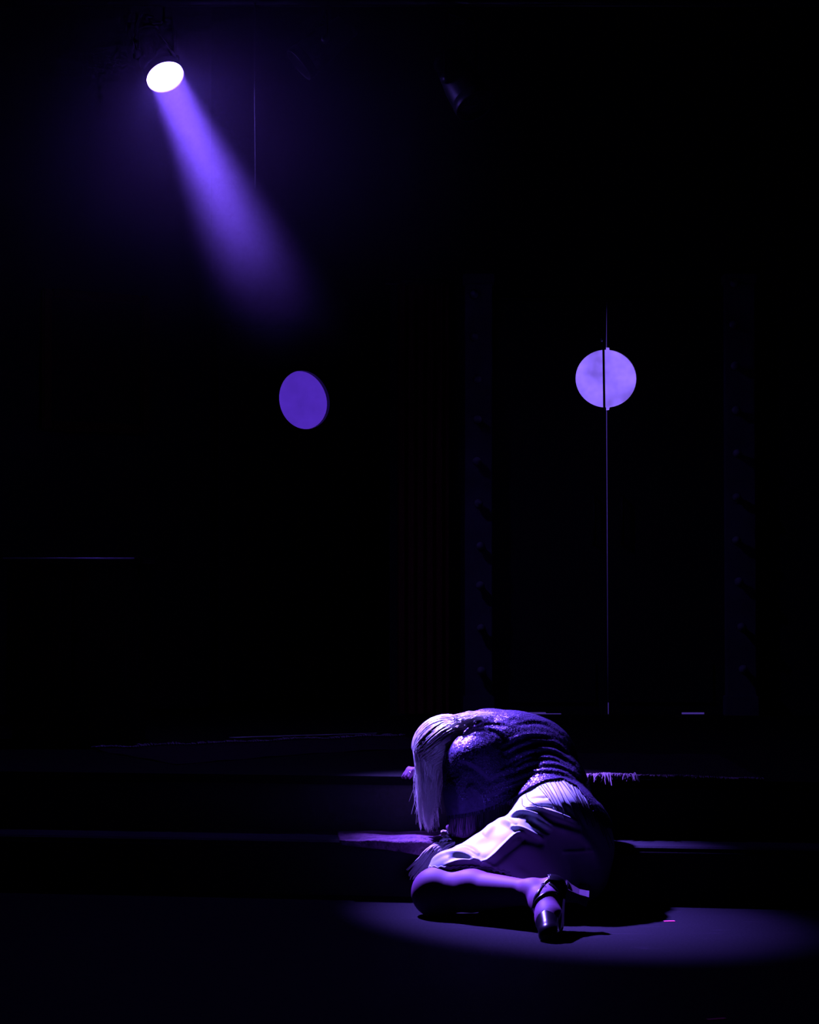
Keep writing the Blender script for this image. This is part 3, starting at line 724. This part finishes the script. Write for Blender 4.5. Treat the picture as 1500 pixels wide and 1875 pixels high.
# fringe: strands lying over the skirt at the back, hanging straight below the sleeve in front
fr = MB()
for k in range(26):
    u = (k + random.random())/26; px0 = 975 + 107*u**.55; py0 = np.interp(px0, th_x, th_y)-3
    L = 40 + 45*random.random(); dx = L*(.55+.25*random.random()) * (1 if px0 < 1040 else .75)
    pts = []
    for t in np.linspace(0, 1, 12):
        h_, n_ = hit(bvh_skirt, px0+dx*t, py0+L*t*(.8+.35*t), .0018)
        if h_ is None: break
        pts.append(h_)
    pts = [p for i, p in enumerate(pts) if i == 0 or np.linalg.norm(p-pts[i-1]) < .05]
    if len(pts) > 3: fr.tube(pts, np.linspace(.0012, .0008, len(pts)), 5)
for k in range(64):
    px0 = 802 + 150*(k+random.random())/64; py0 = np.interp(px0, th_x, th_y)-3
    h_, n_ = hit(bvh_top, px0, py0-3, .001)
    if h_ is None: continue
    L = (.062 if px0 < 890 else .05)*(.8+.4*random.random())
    pts = [h_ + np.array((.004*math.sin(3*t+k)*t, -.004*t, -L*t)) for t in np.linspace(0, 1, 7)]
    fr.tube(pts, np.linspace(.0014, .0009, 7), 5)
fro = fr.build('fringe', M_STRAND, top, True); fro['kind'] = 'stuff'; fro['label'] = 'dark hanging fringe along the hem of the top'

# ---- blonde hair falling forward over the head
hb = SDF((-.1, 6.92, .25), (.32, 7.36, .68), .006)
hb.ball(head+np.array((.004, 0, .004)), (.098, .086, .094), .02).cone(head+np.array((.03, 0, .03)), P(876, 1330, 7.12), .068, .036, .03)
Vh, Qh = hb.mesh(1)
hair = obj('hair', Vh, Qh, M_HAIR, person, True); hair['label'] = 'straight blonde hair hanging down to the step'
hs = MB()
A = np.array((-.93, 0, -.37)); A /= np.linalg.norm(A)
U = np.array((0, 0, 1.0)); U = U-A*(U@A); U /= np.linalg.norm(U); Vv = np.cross(A, U)
RAD = np.array((.114, .098, .106))
nstr = 4800
for k in range(nstr):
    phi = rng.uniform(-2.2, 2.2)
    th0 = rng.uniform(.25, 1.5) ; clump = int((phi+2.2)/4.4*30 + rng.normal(0, .35))
    cr = np.random.default_rng(abs(clump)*31+5); cu = cr.normal(0, 1, 4)
    lay = rng.uniform(.97, 1.05); pts = []
    ths = np.linspace(th0, min(2.75, 2.62 - .16*abs(phi) + .12*cu[0] + rng.normal(0, .12)), 9)
    for th_ in ths:
        ph = phi*(1 + .10*(th_-1)) + .12*math.sin(th_*2+cu[1])
        dv = -math.cos(th_)*A + math.sin(th_)*(math.cos(ph)*U + math.sin(ph)*Vv)
        p = head + dv*RAD*lay; pts.append(p)
    p = pts[-1]; L = (.07 + .17*cr.random()) * rng.uniform(.6, 1.15)
    zend = max(p[2]-L, H1+.022+rng.uniform(0, .02))
    tx = .050 + .035*(p[0]-(head[0]-.1))/.12 + .007*cu[2]; ty = p[1] + (7.14-p[1])*.45 + .006*cu[3]
    m = 6
    for j in range(1, m+1):
        t = j/m; w = (.007*math.sin(t*6+cu[1]*3) + .0025*math.sin(t*15+cu[2]*4))*t
        pts.append(np.array((p[0]+(tx-p[0])*t**.95 + w, p[1]+(ty-p[1])*t**1.2 + w*.6, p[2]+(zend-p[2])*t)))
    pts = np.array(pts); n_ = len(pts); jit = rng.normal(0, .0012, 3)
    sp_ = catmull(pts + jit, 15)
    r0 = rng.uniform(.0005, .0010)
    hs.tube(sp_, r0*np.concatenate((np.ones(10), np.linspace(.95, .25, 5))), 4, cap=False)
for k in range(150):     # loose wisps in front of the face
    q = rng.uniform(0, 1); a = P(760+34*q, 1385+30*rng.uniform(0, 1), rng.uniform(7.06, 7.16)); e = P(768+30*q+rng.normal(0, 7), rng.uniform(1440, 1524), rng.uniform(7.06, 7.17))
    e[2] = max(e[2], H1+.02); mdl = (a+e)/2 + np.array((rng.normal(0, .012), rng.normal(0, .008), 0)); hs.tube(catmull([a, mdl, e], 10), np.linspace(.0009, .0003, 10), 4, cap=False)
# locks brushed back from the nape over the shoulders
for k in range(420):
    a = P(rng.uniform(815, 868), rng.uniform(1310, 1338), rng.uniform(7.03, 7.16)); e = P(rng.uniform(872, 907), rng.uniform(1303, 1322), rng.uniform(7.06, 7.14))
    h0, n0 = hit(bvh_top, proj(e)[0], max(proj(e)[1], 1316), .004)
    mdl = (a+e)/2 + np.array((0, -.01, .008)); hs.tube(catmull([a, mdl, e], 8), np.linspace(.0011, .0003, 8), 4, cap=False)
for k in range(9):
    a = P(rng.uniform(880, 890), 1312, 7.1); e = P(rng.uniform(879, 900), rng.uniform(1298, 1303), 7.1)
    hs.tube(catmull([a, (a+e)/2+np.array((.003, 0, .002)), e], 6), np.linspace(.0008, .0003, 6), 4, cap=False)
hso = hs.build('strands', M_HAIR, hair, True); hso['kind'] = 'stuff'
_r, _n = hit(bvh_body, 752, 1415, .002)
if _r is None: _r, _n = hit(bvh_body, 757, 1419, .002)
if _r is not None: MB().lathe([(.002, -.003), (.0045, 0), (.002, .003)], 10, Matrix.Translation(_r)).build('finger_ring', M_STEEL, person, True)

# ---- strapped heeled shoes
def shoe(heel, ball, toe, sole_n, straps, label):
    f = toe-heel; f /= np.linalg.norm(f); n = sole_n - f*(sole_n@f); n /= np.linalg.norm(n); w = np.cross(f, n)
    r = obj_shoe = None
    S = SDF(np.minimum(ball, toe)-.12, np.maximum(ball, toe)+.12, .0045)
    S.cone(ball, toe, .040, .029, .02).ball(toe+f*.008, .027, .02)
    V, Q = S.mesh(2)
    def kp(V): return ((V-ball)@f) + .004 + .9*((V-ball)@n)
    V, Q = cut(V, Q, kp); V[:, 2] = np.maximum(V[:, 2], .002)
    sh = solid(obj('shoe', V, Q, M_SHOE, person, True), .002); sh['label'] = label
    S = SDF(heel-.12, heel+.12, .0045); S.cone(heel, heel+f*.02, .037, .036, .02).cone(heel-n*.02, heel+n*.006, .034, .036, .02)
    V, Q = S.mesh(2)
    V, Q = cut(V, Q, lambda V: np.minimum(.018-(V-heel)@f, ((V-heel)@n)+.018))
    solid(obj('heel_counter', V, Q, M_SHOE, sh, True), .002)
    # sole: a thin plate that follows heel, arch and ball
    prof = [(heel-f*.03+n*.034, .02), (heel+n*.038, .028), (heel*.6+ball*.4+n*.034, .022), (ball+n*.036, .036), (toe+n*.030, .03), (toe+f*.03+n*.020, .012)]
    c_ = catmull([p for p, _ in prof], 22); ws = np.interp(np.linspace(0, 5, 22), range(6), [q for _, q in prof]); mb = MB()
    for p, ww in zip(c_, ws): mb.v += [tuple(p-w*ww), tuple(p+w*ww), tuple(p+w*ww+n*.006), tuple(p-w*ww+n*.006)]
    for i in range(21):
        b = 4*i
        for k in range(4): mb.f.append((b+k, b+(k+1) % 4, b+4+(k+1) % 4, b+4+k))
    mb.f += [(0, 3, 2, 1), (84, 85, 86, 87)]
    mb.v = [(x, y, max(z, .001)) for x, y, z in mb.v]
    mb.build('sole', M_SHOE, sh)
    # heel block: waisted and square ended
    hb_ = MB(); 
    for t, a, b in ((0, .025, .026), (.25, .019, .02), (.6, .015, .015), (.9, .0165, .017), (1, .018, .018)):
        cc = heel + n*(.036+.072*t) + f*(.004+.012*t)
        hb_.v += [tuple(cc-f*a-w*b), tuple(cc+f*a-w*b), tuple(cc+f*a+w*b), tuple(cc-f*a+w*b)]
    for i in range(4):
        b = 4*i
        for k in range(4): hb_.f.append((b+k, b+(k+1) % 4, b+4+(k+1) % 4, b+4+k))
    hb_.f += [(3, 2, 1, 0), (16, 17, 18, 19)]
    hb_.build('heel', M_HEELS, sh)
    for line in straps:
        pts, nr = [], []
        for p in catmull(line, 18):
            h_, nn_ = hit(bvh_body, p[0], p[1], .002)
            if h_ is not None and (not pts or np.linalg.norm(h_-pts[-1]) < .04): pts.append(h_); nr.append(nn_)
        if len(pts) > 4: MB().tube(pts, .0048, 8, flat=nr).build('strap', M_SHOE, sh, True)
    return sh
nL = np.array((1.0, .25, -.10))
sl = shoe(heelL, ballL, toeL, nL, [[(977, 1660), (981, 1643), (992, 1625), (1004, 1611), (1020, 1605), (1034, 1606)], [(976, 1662), (984, 1647), (1000, 1636), (1014, 1634), (1030, 1640)], [(1006, 1617), (1016, 1626), (1024, 1637)]], 'dark strapped shoe with a flared heel')
h_, n_ = hit(bvh_body, 995, 1622, .005)
if h_ is not None:
    n_ = n_/np.linalg.norm(n_); t_ = np.cross(n_, (0.5, 0, .8)); t_ /= np.linalg.norm(t_); b_ = np.cross(n_, t_)
    MB().tube([h_+t_*a+b_*b for a, b in ((-.006, -.005), (.006, -.005), (.006, .005), (-.006, .005), (-.006, -.005))], .0012, 6).build('buckle', M_STEEL, sl)
shoe(heelR, (ankR+toeR)/2+np.array((.0, .02, -.004)), toeR, np.array((.9, -.6, .1)), [], 'dark heeled shoe tucked behind in the shadow')

# ------------------------------------------------------------------ rugs on the steps
def rug_fringe(mb, pts, dirs, L, droop, r=.0022, per=1, seed=1):
    rg = np.random.default_rng(seed)
    for p, d in zip(pts, dirs):
        for _ in range(per):
            l = L*rg.uniform(.45, 1.2)*(.75+.35*math.sin(p[0]*57+seed)); j = rg.normal(0, .45, 3); j[2] = abs(j[2])*.2; dd_ = d + j*.6; dd_ /= np.linalg.norm(dd_)
            cv = rg.normal(0, .35, 3); cv[2] = 0; q = [p + dd_*l*t + cv*l*t*t*.6 + np.array((0, 0, droop(t)*min(1.3, l/L))) + rg.normal(0, .0015, 3)*t for t in np.linspace(0, 1, 6)]
            mb.tube(q, np.array((1, 1, .95, .9, 1.1, .5))*r, 5, cap=False)
def grid_rug(name, f, nu, nv, m, parent=None):
    v = [f(i/nu, j/nv) for j in range(nv+1) for i in range(nu+1)]
    q = [(j*(nu+1)+i, j*(nu+1)+i+1, (j+1)*(nu+1)+i+1, (j+1)*(nu+1)+i) for j in range(nv) for i in range(nu)]
    o = obj(name, v, q, m, parent, True); mo = o.modifiers.new('thickness', 'SOLIDIFY'); mo.thickness = .006; mo.offset = 1; return o
def wob(x, y, s=1): return .5*(math.sin(x*23*s+1.3*math.sin(y*11))+math.sin(y*31*s+x*7))
# rug lying along the platform edge behind the person
rc = empty('rug', (.5, 7.5, H2), 'fringed rug along the front edge of the platform behind the person', 'rug', 'fringed rugs on the steps')
def frug(u, v):
    x = .12 + 1.06*u; y = edge2(x) + .022 + .004*math.sin(x*19) + .95*v
    return (x, y, H2 + .0015 + max(0, .003*(1+wob(x, y))) + (.006*math.exp(-((x-.83)/.25)**2 - (v/.06)**2)))
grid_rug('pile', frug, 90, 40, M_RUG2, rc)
mb = MB(); ps, ds = [], []
for x in np.linspace(.13, 1.18, 150):
    p = np.array(frug((x-.12)/1.06, 0)) + np.array((0, 0, .004)); ps.append(p); ds.append(np.array((.25*math.sin(x*31), -1, 0.0)))
def dro(t): return -.004*t
rug_fringe(mb, ps, ds, .026, dro, .0024, 2, 3)
ps2, ds2 = [], []
for x in np.linspace(.56, .76, 34):
    ps2.append(np.array(frug((x-.12)/1.06, 0)) + np.array((0, -.012, .006))); ds2.append(np.array((.35*math.sin(x*60), -1, .1)))
rug_fringe(mb, ps2, ds2, .05, lambda t: .010*math.sin(t*2)-.045*t*t, .0026, 2, 8)
fo = mb.build('fringe', M_FRINGE3, rc, True); fo['kind'] = 'stuff'
# rug at the left of the platform, its fringe along the far edge
ra = empty('rug', (-.7, 8.3, H2), 'wide rug on the left of the platform with its fringe along the back edge', 'rug', 'fringed rugs on the steps')
c0 = np.array((P(178, 1376, 8.41)[0], 8.41)); c1 = np.array((P(742, 1351, 9.13)[0], 9.13)); e_ = c1-c0; e_ /= np.linalg.norm(e_); pe = np.array((e_[1], -e_[0]))
LA_ = np.linalg.norm(c1-c0)
def arug(u, v):
    q = c0 + e_*LA_*u + pe*.85*v; ylim = edge2(q[0])+.97+.02
    return (q[0], max(q[1], 7.36), H2 + .0015 + max(0, .003*(1+wob(q[0], q[1]))))
def arug2(u, v):
    q = c0 + e_*LA_*u + pe*v*(.55 if u > .5 else .75-.2*(u/.5))*1.0
    return (q[0], q[1], H2 + .0015 + max(0, .003*(1+wob(q[0], q[1]))) + .004*math.exp(-(v/.05)**2))
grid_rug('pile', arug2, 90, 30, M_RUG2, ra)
mb = MB(); ps = [np.array(arug2(u, 0)) + np.array((0, 0, .004)) for u in np.linspace(0, 1, 120)]
ds = [np.array((-pe[0], -pe[1], .0)) for _ in ps]
rug_fringe(mb, ps, ds, .05, lambda t: .006*math.sin(3*t)-.003*t, .0022, 2, 5)
fo = mb.build('fringe', M_FRINGE2, ra, True); fo['kind'] = 'stuff'
# small rug over the lower step, one corner hanging down its riser
rb = empty('rug', (-.05, 7.05, H1), 'small rug over the lower step left of the person with long fringe hanging down', 'rug', 'fringed rugs on the steps')
X0, X1 = float(P(612, 1530, 7.1)[0]), float(P(812, 1530, 7.05)[0])
def brug(u, v):
    """v 0 at the back of the tread, .5 at the nosing, 1 at the lower corner"""
    x = X0 + (X1-X0)*u; wx = .0035*(1+wob(x, v*.5, 1.6))
    e1 = edge1(x)
    if v < .55:
        t = v/.55; return (x + .02*t*(1-u), edge2(x)-.012 - (.262)*t, H1+.002+wx + .006*math.exp(-((u-1)/.06)**2))
    t = (v-.55)/.45; drop = (.012 + .03*u) * t
    a = min(1, t*5)
    return (x + .02*(1-u) - .065*t*u*u, e1-.004-.012*math.sin(a*math.pi/2) - .004*math.sin(u*9)*t, H1+.002+wx*(1-t) - drop)
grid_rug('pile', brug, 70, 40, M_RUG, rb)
mb = MB(); ps, ds = [], []
for v in np.linspace(.2, .6, 40):
    ps.append(np.array(brug(1, v))+np.array((-.006, -.002, .008))); ds.append(np.array((1, -.25, 0.05)))
rug_fringe(mb, ps, ds, .05, lambda t: .014*math.sin(t*2.6)-.012*t, .0026, 2, 11)
rg = np.random.default_rng(17)
for k in range(70):      # long twisted ends hanging down over the nosing towards the knee
    q = rg.uniform(0, 1); a = P(800+34*q, 1541+6*rg.uniform(0, 1), edge1(.12)-.012-.02*q)
    b = P(778+34*q+rg.normal(0, 2), 1556+8*rg.uniform(0, 1), edge1(.1)-.04-.02*q); c_ = P(748+32*q+rg.normal(0, 3), 1592+20*rg.uniform(0, 1), edge1(.05)-.035-.02*q)
    mb.tube(catmull([a, b, c_], 9), np.array((1, 1, 1.1, 1, 1, 1, .9, .8, .5))*.0026, 5, cap=False)
fo = mb.build('fringe', M_FRINGE, rb, True); fo['kind'] = 'stuff'

# ------------------------------------------------------------------ small things on the stage
ya, yb_ = 8.99, 9.25
rod = MB().tube([P(418, 1354, ya), P(690, 1346.5, yb_)], .0045, 8); 
dz = H2 + .0048
rod.v = [(x, y, z) for x, y, z in rod.v]
rp = [np.array((P(418, 1354.5, ya)[0], ya+.06, dz)), np.array((P(690, 1347, yb_)[0], yb_+.06, dz))]
rodo = empty('floor_rod', rp[0], 'thin straight metal rod lying on the platform behind the left rug', 'rod')
MB().tube(np.linspace(rp[0], rp[1], 8), .0048, 8).build('rod_shaft', M_TRIM, rodo, True)
MB().tube(np.linspace(rp[1]-(rp[1]-rp[0])*.012, rp[1]+(rp[1]-rp[0])*.004, 3), .0062, 10).build('rod_tip', M_STEEL, rodo, True)
def tape(px, py, L, ang, label, m=M_PINK):
    y = CAMZ*FPX/(py-1068); c = P(px, py, y); c[2] = 0
    b = MB().box((0, 0, .0011), (L, .016, .0012), Matrix.Rotation(ang, 3, 'Z')); b.v = [(x+c[0], yy+c[1], z) for x, yy, z in b.v]
    o = b.build('tape_mark', m); tag(o, label, 'tape', 'pink tape marks on the stage floor'); return o
tape(1226, 1683, .034, .1, 'short pink tape mark on the floor beside the shadow of the person')
tape(1312, 1860, .05, .35, 'pink tape mark on the floor in the bottom right foreground')

# ------------------------------------------------------------------ haze hanging under the lamps
hz = MB().box((-.62, 8.45, 2.78), (2.5, 1.7, 1.9)).build('haze', None); tag(hz, 'thin drifting stage haze in the lamp beam', 'haze', kind='stuff')
m = bpy.data.materials.new('stage_haze'); m.use_nodes = True; nt = m.node_tree; nt.nodes.remove(nt.nodes['Principled BSDF'])
vol = nt.nodes.new('ShaderNodeVolumeScatter'); vol.inputs['Color'].default_value = (.88, .64, 1.0, 1); vol.inputs['Anisotropy'].default_value = 0.0
tc = nt.nodes.new('ShaderNodeTexCoord'); sx = nt.nodes.new('ShaderNodeSeparateXYZ'); nt.links.new(tc.outputs['Object'], sx.inputs[0])
nz = nt.nodes.new('ShaderNodeTexNoise'); nz.inputs['Scale'].default_value = 3.2; nz.inputs['Detail'].default_value = 5; nt.links.new(tc.outputs['Object'], nz.inputs['Vector'])
zoff = nt.nodes.new('ShaderNodeMath'); zoff.operation = 'MULTIPLY_ADD'; zoff.inputs[1].default_value = .55; nt.links.new(nz.outputs['Fac'], zoff.inputs[0]); nt.links.new(sx.outputs['Z'], zoff.inputs[2])
rmp = nt.nodes.new('ShaderNodeMapRange'); rmp.interpolation_type = 'SMOOTHSTEP'; rmp.inputs[1].default_value = 2.12; rmp.inputs[2].default_value = 3.2; rmp.inputs[3].default_value = 0.0; rmp.inputs[4].default_value = .048
nt.links.new(zoff.outputs[0], rmp.inputs[0]); # a loose puff: thins out away from the lamp
vm = nt.nodes.new('ShaderNodeVectorMath'); vm.operation = 'DISTANCE'; vm.inputs[1].default_value = tuple(LAMP_POS + BEAM*.35); nt.links.new(tc.outputs['Object'], vm.inputs[0])
pf_ = nt.nodes.new('ShaderNodeMapRange'); pf_.interpolation_type = 'SMOOTHSTEP'; pf_.inputs[1].default_value = 1.55; pf_.inputs[2].default_value = .25; nt.links.new(vm.outputs['Value'], pf_.inputs[0])
dm = nt.nodes.new('ShaderNodeMath'); dm.operation = 'MULTIPLY'; nt.links.new(rmp.outputs[0], dm.inputs[0]); nt.links.new(pf_.outputs[0], dm.inputs[1])
nt.links.new(dm.outputs[0], vol.inputs['Density'])
nt.links.new(vol.outputs[0], nt.nodes['Material Output'].inputs['Volume'])
hz.data.materials.append(m)
